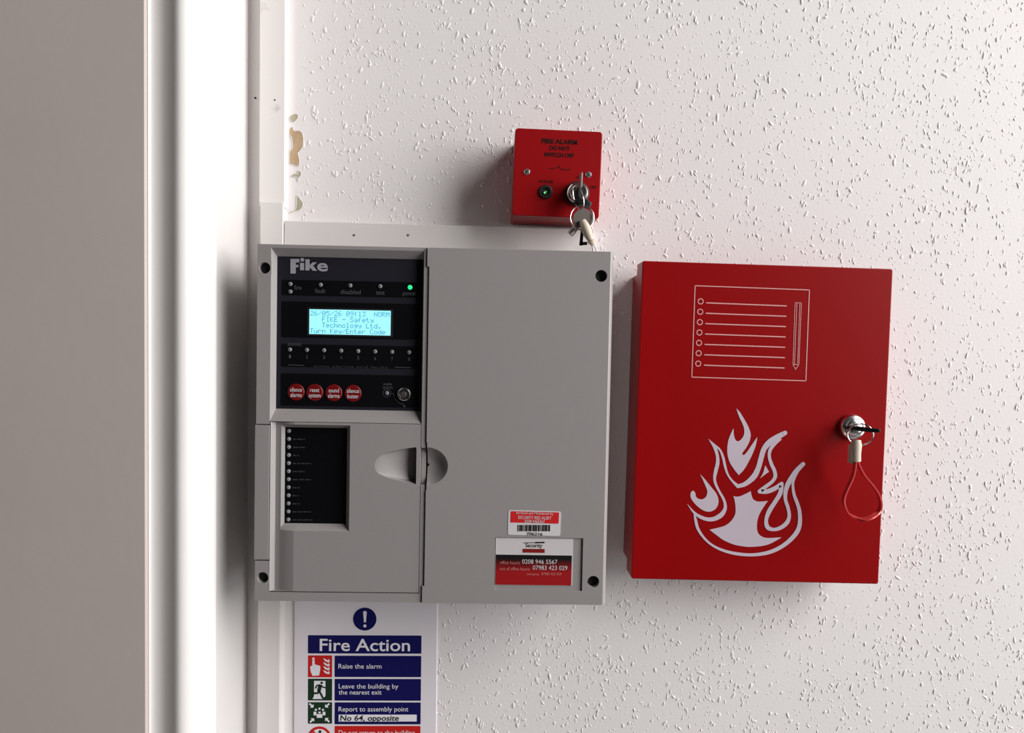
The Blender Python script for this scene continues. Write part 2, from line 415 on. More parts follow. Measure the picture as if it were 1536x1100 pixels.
def circ_hole(mb, fr, cx, cz, r, d, depth, half):
    """fills the square hole of half size with a ring to a circle and the wall of the hole"""
    n = 32; sq = []; ci = []; bo = []
    for i in range(n):
        a = 2 * math.pi * (i + .5) / n; c, s = math.cos(a), math.sin(a); k = half / max(abs(c), abs(s))
        sq.append((cx + c * k, -d, cz + s * k)); ci.append((cx + c * r, -d, cz + s * r)); bo.append((cx + c * r, -(d - depth), cz + s * r))
    for q, (sx, sz) in enumerate(((1, 1), (-1, 1), (-1, -1), (1, -1))):   # square corners
        sq_i = [(i) for i in range(n)]
    mb.add(sq + ci + bo, [(i, (i + 1) % n, n + (i + 1) % n, n + i) for i in range(n)] + [(n + i, n + (i + 1) % n, 2 * n + (i + 1) % n, 2 * n + i) for i in range(n)])
    for sx, sz in ((1, 1), (-1, 1), (-1, -1), (1, -1)):                    # tiny corner triangles
        near = sorted(sq, key=lambda v: (v[0] - cx - sx * half) ** 2 + (v[2] - cz - sz * half) ** 2)[:2]
        mb.add([near[0], near[1], (cx + sx * half, -d, cz + sz * half)], [(0, 1, 2)])

def skirt(mb, pts, d0, d1):
    n = len(pts)
    mb.add([(x, -d0, z) for x, z in pts] + [(x, -d1, z) for x, z in pts], [(i, (i + 1) % n, n + (i + 1) % n, n + i) for i in range(n)])

caps = []  # screw hole positions, each filled with black for its shade
# display surround: left column, top edge, sloping reveals
mb = MB(); d = .0985
fo = P.rect(406.8, 371.5, 634.6, 634, d)                     # opening at the front
fi = P.rect(416, 384.5, 634.6, 617, .0915)                   # where the reveals meet the film
fo = (fo[0], zbar0, dx0 - GAP, fo[3]); fi = (fi[0], fi[1], dx0 - GAP, fi[3])
h = P.p(397, 402, d); hr = .0053
mb.plate((-W2 + .0012, z_s1 + GAP, fo[0], H2), d, [(h.x - .0062, h.z - .0062, h.x + .0062, h.z + .0062)])
circ_hole(mb, P, h.x, h.z, hr, d, .012, .0062); caps.append((h.x, h.z, d))
mb.plate((fo[0], fo[3], dx0 - GAP, H2), d)
mb.quad((fo[0], -d, fo[1]), (fi[0], -.0915, fi[1]), (fi[0], -.0915, fi[3]), (fo[0], -d, fo[3]))          # left reveal
mb.quad((fo[0], -d, fo[3]), (fi[0], -.0915, fi[3]), (fi[2], -.0915, fi[3]), (fo[2], -d, fo[3]))          # top reveal
mb.quad((fo[0], -d, fo[1]), (fo[2], -d, fo[1]), (fi[2], -.0915, fi[1]), (fi[0], -.0915, fi[1]))          # bottom reveal
skirt(mb, [(-W2 + .0012, z_s1 + GAP), (fo[0], z_s1 + GAP), (fo[0], zbar0), (dx0 - GAP, zbar0), (dx0 - GAP, H2), (-W2 + .0012, H2)], .079, d)
bez = mb.build('display_surround', 'grey', P)
# middle strip of the left column
r = (-W2, z_s2 + GAP, colx - .0003, z_s1 - GAP)
MB().box(r, .079, .0985).build('side_strip', 'grey', P, bevel=.0006)
# lower corner with the bottom rail
mb = MB()
h = P.p(394, 867, d)
mb.plate((-W2 + .0012, -H2, colx, z_s2 - GAP), d, [(h.x - .0062, h.z - .0062, h.x + .0062, h.z + .0062)])
circ_hole(mb, P, h.x, h.z, hr, d, .012, .0062); caps.append((h.x, h.z, d))
mb.plate((colx, -H2, dx1, z_bot - GAP), d)
skirt(mb, [(-W2 + .0012, -H2), (dx1, -H2), (dx1, z_bot - GAP), (colx, z_bot - GAP), (colx, z_s2 - GAP), (-W2 + .0012, z_s2 - GAP)], .079, d)
mb.build('bottom_rail', 'grey', P)
# divider strip with the finger hollow running through it
hz0, hz1 = P.p(634, 728, d).z, P.p(634, 672, d).z
mb = MB()
mb.box((dx0, hz1, dx1, H2), .079, d); mb.box((dx0, z_bot - GAP, dx1, hz0), .079, d)
mb.box((dx0, hz0, dx1, hz1), .079, .0925)
mb.build('divider', 'grey', P, weld=False)

# film behind the surround
fx = (fi[0] - .0005, fi[1] - .0005, dx0 - GAP, fi[3] + .0005)
fas = MB().box(fx, .089, .0913).build('display_film', 'fascia', P)
DB = .0916
for (x0, y0, x1, y1) in ((423, 419.5, 629, 447), (422.5, 452, 628.5, 510), (422, 516, 627.5, 554), (421.5, 560, 627, 612)):
    MB().poly(round_rect(P.rect(x0, y0, x1, y1, DB), .0015), DB, .0004).build('black_field', 'fascia_black', fas)
    DBt = DB
DP = DB + .0002
# maker's word mark
logo = MB()
L = lambda *pts: logo.poly(pix(P, pts, DP), DP)
def lrect(x0, y0, x1, y1): L((x0, y0), (x1, y0), (x1, y1), (x0, y1))
lrect(435.6, 388.5, 443.7, 410.5); lrect(443.7, 388.5, 449, 393.8); lrect(443.7, 397.5, 447.8, 401)
p = P.p(453.3, 389.8, DP); logo.cyl(p.x, p.z, .0018, DP - .0002, DP, 18)
lrect(450, 394.5, 456.2, 405.5)
lrect(458, 389, 464.5, 405.8); L((464.5, 398.2), (469, 393.6), (475.5, 393.8), (469.6, 398.8), (475.8, 406.4), (469, 406.2), (464.5, 400.8))
lettering(P, 'e', 475.5, 491.8, 406.4, 17.5, DP, 'logo', bold=.022, mb=logo)
lg = logo.build('word_mark', 'logo', P, weld=False); lg['label'] = 'silver word mark reading Fike'
# status lamps
def lamp(x, y, r=.0019, m='lens', d=DP, par=P):
    q = P.p(x, y, d)
    o = MB().lathe(q.x, q.z, [(r, d - .0006), (r, d + .0003), (r * .7, d + .0007), (r * .35, d + .0008)], 16).build('indicator_lamp', m, par, smooth=True)
    if m == 'lens': MB().cyl(q.x, q.z, r * .42, d + .0007, d + .0009, 10).build('lamp_core', 'lens_dot', o)
    return o
for x, y in ((435.6, 426.2), (435.6, 437.6), (481, 427.4), (525.5, 428.5), (570.4, 429.6)): lamp(x, y)
g = lamp(615, 431.2, .0022, 'green'); g['label'] = 'glowing green power lamp'
for s, x0, x1, y in (('fire', 441, 452, 434.5), ('fault', 472.5, 488, 439.5), ('disabled', 511, 541, 441), ('test', 564, 577, 442), ('power', 604, 624, 443)):
    lettering(P, s, x0, x1, y, 6.5, DP, 'dim')
zx = [434.9, 460.4, 486, 511.6, 537.2, 562.7, 588.1, 613.6]
for i, x in enumerate(zx):
    lamp(x, 524.5 + i * .59)
    lettering(P, str(i + 1), x - 1.4, x + 1.4, 537.5 + i * .55, 5, DP, 'dim')
lettering(P, 'zones', 431, 452, 518.5, 5.5, DP, 'dim')
for a_, b_ in (((432, 547.6), (456, 548.4)), ((592, 551), (616, 551.8))):
    MB().ribbon(pix(P, [a_, b_], DP), .0005, DP).build('rule_line', 'dim', P)
lettering(P, 'zone alarms and faults', 470, 582, 551.2, 4, DP, 'dimmer')
# liquid crystal display
lr = P.rect(464.2, 464, 585.6, 503.6, DB + .0006)
bz = P.rect(458, 459, 592, 509, DB + .0004)
scr = MB().box((lr[0] - .0022, lr[1] - .0016, lr[2] + .0022, lr[3] + .0016), DB - .0002, DB + .0004).build('display_screen', 'black', P)
MB().box(lr, DB + .0002, DB + .0007).build('backlight', 'lcd', scr)
cw = (lr[2] - lr[0] - .0012) / 20; DT = DB + .0009
DOTS = {'2': '0E1101020408 1F', '6': '060810 1E11110E', '/': '00010204081000', '0': '0E11131519110E', '5': '1F101E0101110E', '9': '0E11110F01020C', ':': '000C0C000C0C00',
        '1': '040C040404040E', '3': '1F02040201110E', 'N': '11111915131111', 'O': '0E11111111110E', 'R': '1E11111E141211', 'M': '111B1515111111', 'F': '1F10101E101010', 'I': '0E04040404040E',
        'K': '11121418141211', 'E': '1F10101E10101F', '-': '0000001F000000', 'S': '0F10100E01011E', 'a': '00000E010F110F', 'f': '0609081C080808', 'e': '00000E111F100E', 't': '08081C0808 0906',
        'y': '000011110F010E', 'T': '1F040404040404', 'c': '00000E1010110E', 'h': '10101619111111', 'n': '00001619111111', 'o': '00000E1111110E', 'l': '0C04040404040E', 'g': '00000F110F010E',
        'L': '1010101010101F', 'd': '01010D1311110F', '.': '00000000000C0C', 'u': '0000111111130D', 'r': '00001619101010', 'C': '0E11101010110E'}
rows = ['26/05/26 09:13  NORM', '   FIKE - Safety', '   Technology Ltd.', 'Turn Key/Enter Code']
dx_, dz_ = cw / 6.0, (lr[3] - lr[1]) * .94 / 4 / 8.2
for k, s_ in enumerate(rows):
    mb = MB(); zt_ = lr[3] - (lr[3] - lr[1]) * (.045 + .2375 * k)
    for i, ch in enumerate(s_):
        if ch == ' ': continue
        hx = DOTS[ch].replace(' ', '')
        for r_ in range(7):
            bits = int(hx[2 * r_:2 * r_ + 2], 16)
            for c_ in range(5):
                if bits >> (4 - c_) & 1:
                    x0_ = lr[0] + .0006 + cw * i + dx_ * (c_ + .5); z1_ = zt_ - dz_ * (r_ + .3)
                    mb.plate((x0_, z1_ - dz_ * .94, x0_ + dx_ * .92, z1_), DT)
    mb.build('display_line', 'lcd_ink', scr, weld=False)
# round membrane buttons
for (x, y, a_, b_, w1, w2) in ((444, 588.4, 'silence', 'alarms', 9, 8.6), (472, 588.9, 'reset', 'system', 7, 9), (500.6, 589.5, 'sound', 'alarms', 7.8, 8.8), (529.4, 590.2, 'silence', 'buzzer', 9.3, 8.4)):
    q = P.p(x, y, DP)
    bt = MB().lathe(q.x, q.z, [(.0080, DP - .0006), (.0080, DP + .0003), (.0074, DP + .0008), (.0030, DP + .0009)], 32).build('push_button', 'button', P, smooth=True)
    mb = MB()
    lettering(P, a_, x - w1, x + w1, y - .8, 6.2, DP + .0012, 'white_print', bold=.012, mb=mb); lettering(P, b_, x - w2, x + w2, y + 7.2, 6.2, DP + .0012, 'white_print', bold=.012, mb=mb)
    mb.build('lettering', 'white_print', bt, weld=False)
# key switch and its legend
q = P.p(606.4, 591.5, DP)
ks = MB().lathe(q.x, q.z, [(.0062, DP - .001), (.0062, DP + .0022), (.0054, DP + .003), (.0042, DP + .003), (.0040, DP + .0022), (.0020, DP + .0022)], 32).build('key_switch', 'steel', P, smooth=True)
MB().lathe(q.x, q.z, [(.0026, DP + .002), (.0026, DP + .0028), (.0018, DP + .0029)], 20).build('lock_core', 'steel_worn', ks, smooth=True)
MB().box((q.x - .0004, q.z - .0018, q.x + .0004, q.z + .0018), DP + .0025, DP + .0030).build('keyway', 'black', ks)
q = P.p(580.4, 590, DP)
lamp(580.4, 590)
mb = MB(); mb.ribbon([(q.x + .0037 * math.cos(a * math.pi / 12), q.z + .0037 * math.sin(a * math.pi / 12)) for a in range(25)], .0004, DP)
mb.ribbon(spline(pix(P, [(588, 590), (590.5, 592), (592.5, 598), (598, 604), (606, 607)], DP), 5), .0004, DP)
q2 = P.p(606.5, 609.6, DP); mb.cyl(q2.x, q2.z, .0009, DP - .0002, DP, 12)
mb.build('key_position_legend', 'dim', P, weld=False)
lettering(P, 'enable', 575, 588, 578, 4, DP, 'dim'); lettering(P, 'controls', 574, 589, 583, 4, DP, 'dim')

# lower flap with its lamp window and finger hollow
d = .0985
fl = P.rect(407.2, 638.5, 630.5, 888.5, d); fl = (colx + .0004, z_bot + GAP, dx0 - GAP, zbar0 - GAP)
lf = P.rect(442, 640, 630, 888, d)[0]
win_o = P.rect(443, 637, 523.5, 797.5, d); win_i = P.rect(428.3, 641, 519, 786, .0915)
wx = P.p(422.5, 700, .0935).x
scx0, scz0, scx1, scz1 = P.rect(556, 660, 625, 738, d)
mb = MB()
pf = [(colx + .0004, .0985), (P.p(412.8, 760, .0948).x, .0948), (P.p(417, 760, .0949).x, .0949), (P.p(421, 760, .0955).x, .0955), (P.p(425, 760, .0963).x, .0963), (P.p(429, 760, .0970).x, .0970), (P.p(433, 760, .0976).x, .0976), (P.p(437, 760, .0981).x, .0981), (lf, .0985)]
mbe = MB()
wz1, wz0 = win_o[3], win_o[1]
hole_l = P.p(423, 700, .0945).x
for (xA, dA), (xB, dB_) in zip(pf[:-1], pf[1:]):
    for z0, z1 in ((fl[1], wz0), (wz0, wz1), (wz1, fl[3])):
        if z0 == wz0 and xB > hole_l + .0005 and xA >= pf[2][0] - 1e-5: continue
        if z1 - z0 < 1e-5: continue
        mbe.quad((xA, -dA, z0), (xB, -dB_, z0), (xB, -dB_, z1), (xA, -dA, z1))
hx0, hd0 = pf[2]
mb.plate((lf, fl[1], fl[2], fl[3]), d, [(lf, wz0, win_o[2], wz1), (scx0, scz0, scx1, scz1)])
# reveals of the lamp window
wi = win_i; dW = .0915
mb.quad((hx0, -hd0, wz0), (hx0, -hd0, wz1), (wi[0], -dW, wi[3]), (wi[0], -dW, wi[1]))
mb.quad((win_o[2], -d, wz0), (win_o[2], -d, wz1), (wi[2], -dW, wi[3]), (wi[2], -dW, wi[1]))
low = [(x, dd) for x, dd in pf[2:]] + [(win_o[2], d)]
ins = [wi[0] + (wi[2] - wi[0]) * (x - hx0) / (win_o[2] - hx0) for x, _ in low]
for i in range(len(low) - 1):
    for zo, zi in ((wz0, wi[1]), (wz1, wi[3])):
        mb.quad((low[i][0], -low[i][1], zo), (low[i + 1][0], -low[i + 1][1], zo), (ins[i + 1], -dW, zi), (ins[i], -dW, zi))
# hollow: outline, straight lip on the right
ol = spline([(624, 671), (600, 674.5), (580, 679.5), (567, 687), (561.5, 698), (566, 709), (580, 716), (600, 721.5), (624, 727)], 8)
cz_ = P.p(604, 699, d)
oz = pix(P, ol, d) ; top_, bot_ = oz[0], oz[-1]
oz += [(bot_[0], bot_[1] + (top_[1] - bot_[1]) * k / 16) for k in range(1, 16)]
n = len(oz)
def on_rect(x, z):
    dx, dz = x - cz_.x, z - cz_.z
    kx = ((scx1 - cz_.x) / dx) if dx > 1e-9 else ((scx0 - cz_.x) / dx if dx < -1e-9 else 1e9)
    kz = ((scz1 - cz_.z) / dz) if dz > 1e-9 else ((scz0 - cz_.z) / dz if dz < -1e-9 else 1e9)
    k = min(kx, kz); return (cz_.x + dx * k, cz_.z + dz * k)
rr = [on_rect(*q) for q in oz]
mbs = MB()
mb.add([(x, -d, z) for x, z in rr] + [(x, -d, z) for x, z in oz], [(i, (i + 1) % n, n + (i + 1) % n, n + i) for i in range(n)])
for cxx, czz in ((scx0, scz0), (scx0, scz1), (scx1, scz0), (scx1, scz1)):
    near = sorted(range(n), key=lambda i: (rr[i][0] - cxx) ** 2 + (rr[i][1] - czz) ** 2)[:2]
    mb.add([(rr[near[0]][0], -d, rr[near[0]][1]), (rr[near[1]][0], -d, rr[near[1]][1]), (cxx, -d, czz)], [(0, 1, 2)])
xl_, xr_ = min(q[0] for q in oz), max(q[0] for q in oz)
rings = [1.0, .97, .92, .84, .72, .58, .42, .25, .1]
def hollow_d(x, s):
    tx = min(1, max(0, (x - xl_) / (xr_ - xl_)))
    f = (1 - s ** 2.2) * (1 - tx) + min(1, (1 - s) * 16) * tx
    return d - .0115 * f * (.12 + .88 * tx)
sv = []
for s in rings:
    for x, z in oz:
        X_, Z_ = cz_.x + (x - cz_.x) * s, cz_.z + (z - cz_.z) * s
        sv.append((X_, -hollow_d(X_, s) if s < 1 else -d, Z_))
sf = []
for k in range(len(rings) - 1):
    sf += [(k * n + i, k * n + (i + 1) % n, (k + 1) * n + (i + 1) % n, (k + 1) * n + i) for i in range(n)]
sf.append(tuple((len(rings) - 1) * n + i for i in range(n)))
mbs.add(sv, sf)
skirt(mb, [(fl[0], fl[1]), (fl[2], fl[1]), (fl[2], fl[3]), (fl[0], fl[3])], .079, d - .0002)
flap = mb.build('flap_door', 'grey', P)
mbs.build('finger_hollow', 'grey', flap, smooth=True); mbe.build('flap_edge', 'grey', flap, smooth=True)
MB().box((wi[0] - .0003, wi[1] - .0003, wi[2] + .0003, wi[3] + .0003), dW - .002, dW + .0001).build('lamp_window', 'fascia_black', flap)
dl = dW + .0003
bars = [(), (18, 0), (18, 1), (9, 0), (28, 0), (19, 0), (28, 0), (11, 0), (9, 0), (11, 0), (28, 0), (30, 0)]
for i in range(12):
    y = 646.6 + i * 12.1; x = 433.4 - i * .09
    q = P.p(x, y, dl)
    o = MB().lathe(q.x, q.z, [(.0019, dl - .0004), (.0019, dl + .0003), (.0013, dl + .0007), (.0006, dl + .0008)], 16).build('indicator_lamp', 'lens', flap, smooth=True)
    MB().cyl(q.x, q.z, .0008, dl + .0007, dl + .0009, 10).build('lamp_core', 'lens_dot', o) if False else None
    if bars[i]:
        L_ = bars[i][0]; k = 0; mbl = MB(); xx = x + 6
        rr_ = random.Random(i)
        while xx < x + 6 + L_:
            w_ = rr_.uniform(4, 9); mbl.ribbon(pix(P, [(xx, y + .5), (min(xx + w_, x + 6 + L_), y + .6)], dl), .0012, dl); xx += w_ + 1.5
        mbl.build('lamp_legend', 'dimmer', flap)

# right-hand cover
mb = MB(); d = DF
cx1 = W2 - .0036
C = (cov_x, -H2, cx1, H2)
holes = []
for (x, y) in ((902, 414), (890, 873)):
    h = P.p(x, y, d); holes.append((h.x - .0064, h.z - .0064, h.x + .0064, h.z + .0064)); caps.append((h.x, h.z, d))
    circ_hole(mb, P, h.x, h.z, .0056, d, .012, .0064)
crd = P.rect(743, 806, 873, 887, d); holes.append(crd)
sc = P.rect(640.2, 664, 680, 736, d); sc = (cov_x, sc[1], sc[2], sc[3]); holes.append(sc)
mb.plate(C, d, holes)
DC = d - .0016
mb.frustum(crd, d, crd, DC, caps=(0, 1))
# hollow in the cover, open towards the divider
hc = P.p(640.2, 699.5, d); rx = P.p(672, 699.5, d).x - hc.x; rz = (P.p(645, 671.5, d).z - P.p(645, 728, d).z) / 2
n = 28; arc = [(-math.pi / 2 + math.pi * i / n) for i in range(n + 1)]
el = [(hc.x + rx * math.cos(a), hc.z + rz * math.sin(a)) for a in arc]
def on_r(x, z):
    dx, dz = x - hc.x, z - hc.z
    k = min(((sc[2] - hc.x) / dx) if dx > 1e-9 else 1e9, ((sc[3] - hc.z) / dz) if dz > 1e-9 else (((sc[1] - hc.z) / dz) if dz < -1e-9 else 1e9))
    return (hc.x + dx * k, hc.z + dz * k)
rr = [on_r(*q) for q in el]
mb.add([(x, -d, z) for x, z in rr] + [(x, -d, z) for x, z in el], [(i, i + 1, n + 2 + i, n + 1 + i) for i in range(n)])
for czz in (sc[1], sc[3]):
    near = sorted(range(n + 1), key=lambda i: (rr[i][0] - sc[2]) ** 2 + (rr[i][1] - czz) ** 2)[:2]
    mb.add([(rr[near[0]][0], -d, rr[near[0]][1]), (rr[near[1]][0], -d, rr[near[1]][1]), (sc[2], -d, czz)], [(0, 1, 2)])
ss = [1, .97, .92, .85, .76, .65, .5, .35, .2, .08]
sv = [(hc.x + (x - hc.x) * s, -(d - .0085 * (1 - s ** 3.2)), hc.z + (z - hc.z) * s) for s in ss for x, z in el]
m_ = n + 1
mbs = MB(); mbs.add(sv, [(k * m_ + i, k * m_ + i + 1, (k + 1) * m_ + i + 1, (k + 1) * m_ + i) for k in range(len(ss) - 1) for i in range(n)])
# chamfered right edge and the skirt
mb.add([(cx1, -d, -H2), (W2, -(d - .006), -H2), (W2, -(d - .006), H2), (cx1, -d, H2), (cx1 + .0014, -(d - .0008), -H2), (cx1 + .0014, -(d - .0008), H2)], [(0, 4, 5, 3), (4, 1, 2, 5)])
mb.add([(cov_x, -d, -H2), (cx1, -d, -H2), (cx1 + .0014, -(d - .0008), -H2), (W2, -(d - .006), -H2), (W2, -.02, -H2), (cov_x, -.079, -H2)], [(0, 1, 2, 3, 4, 5)])
mb.add([(cov_x, -d, H2), (cx1, -d, H2), (cx1 + .0014, -(d - .0008), H2), (W2, -(d - .006), H2), (W2, -.02, H2), (cov_x, -.079, H2)], [(5, 4, 3, 2, 1, 0)])
for y0, y1 in ((372, 400), (879.5, 907)):
    tz1, tz0 = P.p(640, y0, d).z, P.p(640, y1, d).z
    mb.box((cov_x - .0019, max(tz0, -H2), cov_x, min(tz1, H2)), .0986, d)
mb.quad((W2, -(d - .006), -H2), (W2, -.02, -H2), (W2, -.02, H2), (W2, -(d - .006), H2))
mb.quad((cov_x, -d, sc[3]), (cov_x, -.079, sc[3]), (cov_x, -.079, H2), (cov_x, -d, H2))
mb.quad((cov_x, -d, -H2), (cov_x, -.079, -H2), (cov_x, -.079, sc[1]), (cov_x, -d, sc[1]))
cover = mb.build('front_cover', 'grey', P)
mbs.build('finger_hollow', 'grey', cover, smooth=True)
for x, z, dd in caps:
    MB().cyl(x, z, .0054, dd - .013, dd - .006, 24).build('screw_hole_shade', 'black', P)  # black plug paints the deep shade inside each screw hole

# stickers and card: their own things
S = Frame('service_sticker', 801, 785, DF, -1.0, 'red and white barcode sticker above the card on grey panel', 'sticker', d_base=DF)
ds = DF + .0003
bk = MB().poly(round_rect(S.rect(762.8, 765.5, 840.5, 804.5, ds), .0018), ds, .0002).build('backing', 'sticker', S)
MB().poly(round_rect(S.rect(766.2, 767, 838, 785.8, ds), .0005), ds + .0002).build('red_field', 'sticker_red', bk)
for s_, x0, x1, y, c in (('Serviced and Maintained by', 774, 830, 771.2, 3.6), ('SECURITY RED ALERT', 777, 827, 778.6, 4.6), ('0208 9465567', 787, 817, 784.4, 4.4)):
    lettering(S, s_, x0, x1, y, c, ds + .0004, 'white_print', bk, bold=.004)
mb = MB(); rb_ = random.Random(3); x = 776.5
while x < 826:
    w = rb_.choice((.8, 1.2, 2.0, 2.6)); r = S.rect(x, 787.6, min(x + w, 827), 797.2, ds)
    mb.plate(r, ds + .0002); x += w + rb_.choice((.7, .9, 1.5))
mb.build('barcode', 'ink', bk)
lettering(S, '706216', 790, 814, 803, 4.2, ds + .0003, 'ink', bk, bold=.012)

K = Frame('contact_card', 800, 842, DF, -0.35, 'paper contact card with phone numbers in the recessed holder of grey panel', 'card', d_base=DC)
dk = DC + .0005
kr = K.rect(744, 806.8, 858.2, 879, dk)
kb = MB().poly([(kr[0], kr[1]), (kr[2], kr[1]), (kr[2], kr[3]), (kr[0], kr[3])], dk, .0003).build('paper', 'card', K)
kd = K.rect(744, 832.2, 856.8, 878.6, dk); MB().box(kd, dk, dk + .0002).build('printed_field', 'card_grad', kb)
MB().plate(K.rect(784.2, 823.4, 817, 829.6, dk), dk + .0002).build('red_block', 'card_red', kb)
lettering(K, 'Security', 788.5, 813.5, 821.2, 6, dk + .0002, 'ink', kb, bold=.01)
mb = MB(); mb.ribbon(pix(K, [(785, 814.6), (803, 814.4)], dk), .0006, dk + .0002); mb.ribbon(pix(K, [(803, 814.2), (817, 814)], dk), .0014, dk + .0002); mb.build('fine_print', 'ink', kb)
dk2 = dk + .0005
for s_, x0, x1, y, c, m in (('office hours:', 750, 780, 846.3, 4.6, 'pale_red'), ('0208 946 5567', 783, 836, 845.8, 6.4, 'white_print'),
                            ('out of office hours:', 749.5, 795, 855.6, 4.6, 'pale_red'), ('07983 423 029', 799, 851, 855, 6.4, 'white_print'),
                            ('emergency:', 790, 809, 863, 3.4, 'pale_red'), ('07983 423 029', 812, 842, 863, 3.8, 'pale_red')):
    lettering(K, s_, x0, x1, y, c, dk2, m, kb, bold=0.0)

# ------------------------------------------------------------------ red document cabinet
DD = .055
Cb = Frame('document_cabinet', 1142.8, 636.8, DD, -0.86, 'red metal document cabinet with white flame emblem on its door', 'cabinet')
w2, h2 = .2548 / 2, .3225 / 2
MB().box((-w2 + .001, -h2 + .011, w2 - .002, h2 - .011), 0.0, .030).build('body', 'red', Cb, bevel=.0012)
dm = MB()
dm.poly(round_rect((-w2, -h2, w2, h2), .0022, 4), DD, .028)
cd = dm.build('cabinet_door', 'red', Cb, bevel=.0012, seg=3)
de = DD + .00025
mb = MB(); lw = .0011
def crop(pts): return [(1020 + x * 210 / 1444, 420 + y * 160 / 1100) for x, y in pts]
def line(a, b, w=lw): mb.ribbon(pix(Cb, crop([a, b]), de), w, de)
fr4 = [(156, 60), (1335, 104), (1298, 1042), (122, 1003)]
for i in range(4):
    a_, b_ = fr4[i], fr4[(i + 1) % 4]; line(a_, b_, .0010)
for i in range(7):
    k = i / 6; cx, cy = 213 + (188 - 213) * k, 222 + (864 - 222) * k
    q = pix(Cb, crop([(cx, cy)]), de)[0]; r = .0026
    mb.ribbon([(q[0] + r * math.cos(a * math.pi / 12), q[1] + r * math.sin(a * math.pi / 12)) for a in range(25)], .0010, de)
    line((270 + (246 - 270) * k, 237 + (880 - 237) * k), (1100 + (1078 - 1100) * k, 269 + (909 - 269) * k), .0012)
for a_, b_ in (((1187, 235), (1165, 872)), ((1206, 237), (1180, 872)), ((1236, 237), (1213, 872)), ((1252, 237), (1226, 872)), ((1184, 235), (1254, 238)), ((1166, 874), (1226, 876)),
               ((1165, 872), (1189, 930)), ((1226, 874), (1189, 930))): line(a_, b_, .0006)
tip = pix(Cb, crop([(1176, 905), (1206, 905), (1189, 932)]), de); mb.poly(tip, de)
ck = mb.build('checklist_emblem', 'pinkline', cd, weld=False); ck['label'] = 'thin white outline of a list and pencil'
# flame
mb = MB()
def fc(pts): return [(1020 + x * 200 / 917, 600 + y * 240 / 1100) for x, y in pts]
def blob(pts, corners, n=5):
    """closed outline, smooth between the corner indices"""
    m = len(pts); out = []
    cs = sorted(corners)
    for a, b in zip(cs, cs[1:] + [cs[0] + m]):
        seg = [pts[i % m] for i in range(a, b + 1)]
        out += spline(seg, n)[:-1]
    return out
def fill(pts, corners): mb.poly(pix(Cb, fc(blob(pts, corners)), de), de)
A = [(387, 58), (412, 85), (440, 130), (470, 185), (486, 235), (480, 280), (458, 325), (430, 365), (430, 378), (445, 376), (470, 345), (500, 300), (532, 255), (522, 310), (500, 370), (470, 430), (440, 480),
     (404, 518), (370, 475), (340, 425), (326, 370), (327, 310), (340, 255), (368, 195), (370, 235), (378, 268), (395, 285), (418, 275), (438, 245), (442, 205), (430, 165), (408, 120)]
fill(A, [0, 8, 12, 17, 23])
B = [(137, 510), (170, 545), (215, 600), (250, 645), (265, 690), (258, 730), (235, 758), (195, 770), (150, 755), (105, 718), (75, 675), (74, 640), (90, 625), (105, 640), (110, 665), (130, 682), (160, 682), (182, 660), (187, 625), (172, 585), (155, 545)]
fill(B, [0])
Cc = [(367, 662), (400, 666), (440, 652), (487, 628), (492, 655), (505, 685), (540, 700), (605, 695), (580, 730), (545, 790), (530, 850), (533, 905), (555, 935), (600, 950), (700, 945), (650, 975), (590, 1000),
      (520, 1010), (450, 1010), (370, 995), (300, 965), (250, 930), (203, 893), (260, 880), (310, 865), (350, 835), (378, 790), (382, 740), (375, 690)]
fill(Cc, [0, 3, 7, 14, 22])
fill([(586, 450), (612, 495), (580, 518), (550, 542), (572, 500)], [0, 1, 3])
SC = 200 / 917 / 1497                                   # crop pixels to metres on the door
def stroke(pw, corners=(), off=0.0):
    """variable-width line: (x, y, width in crop pixels)"""
    cs = sorted({0, len(pw) - 1, *corners}); out = []
    for a, b in zip(cs, cs[1:]):
        s = spline(pw[a:b + 1], 5); out += s if b == cs[-1] else s[:-1]
    xz = pix(Cb, fc([(x, y) for x, y, w in out]), de)
    mb.ribbon(xz, [w * SC for _, _, w in out], de + off)
    for c in corners:                                    # round the joins
        x, y, w = pw[c]; q = pix(Cb, fc([(x, y)]), de)[0]; mb.poly([(q[0] + w * SC / 2 * math.cos(k * math.pi / 8), q[1] + w * SC / 2 * math.sin(k * math.pi / 8)) for k in range(16)], de + off + .00003)
def dot(x, y, w):
    q = pix(Cb, fc([(x, y)]), de)[0]; mb.poly([(q[0] + w * SC / 2 * math.cos(k * math.pi / 8), q[1] + w * SC / 2 * math.sin(k * math.pi / 8)) for k in range(16)], de + .00018)
stroke([(52, 718, 2), (90, 768, 14), (130, 800, 22), (180, 820, 26), (230, 820, 30), (280, 795, 34), (308, 755, 26), (310, 715, 20), (296, 675, 18), (270, 630, 16), (246, 580, 18), (238, 540, 20), (246, 490, 26),
        (258, 440, 26), (258, 390, 22), (244, 340, 22), (222, 302, 14), (195, 270, 2)])
stroke([(195, 270, 2), (238, 312, 14), (275, 345, 14), (296, 395, 18), (310, 455, 18), (326, 508, 14), (358, 556, 14), (398, 594, 26), (450, 578, 32), (508, 528, 40), (538, 470, 36), (558, 400, 36), (577, 340, 36), (612, 296, 42), (660, 262, 40), (722, 228, 32)], corners=(7,), off=.00004)
dot(722, 228, 32)
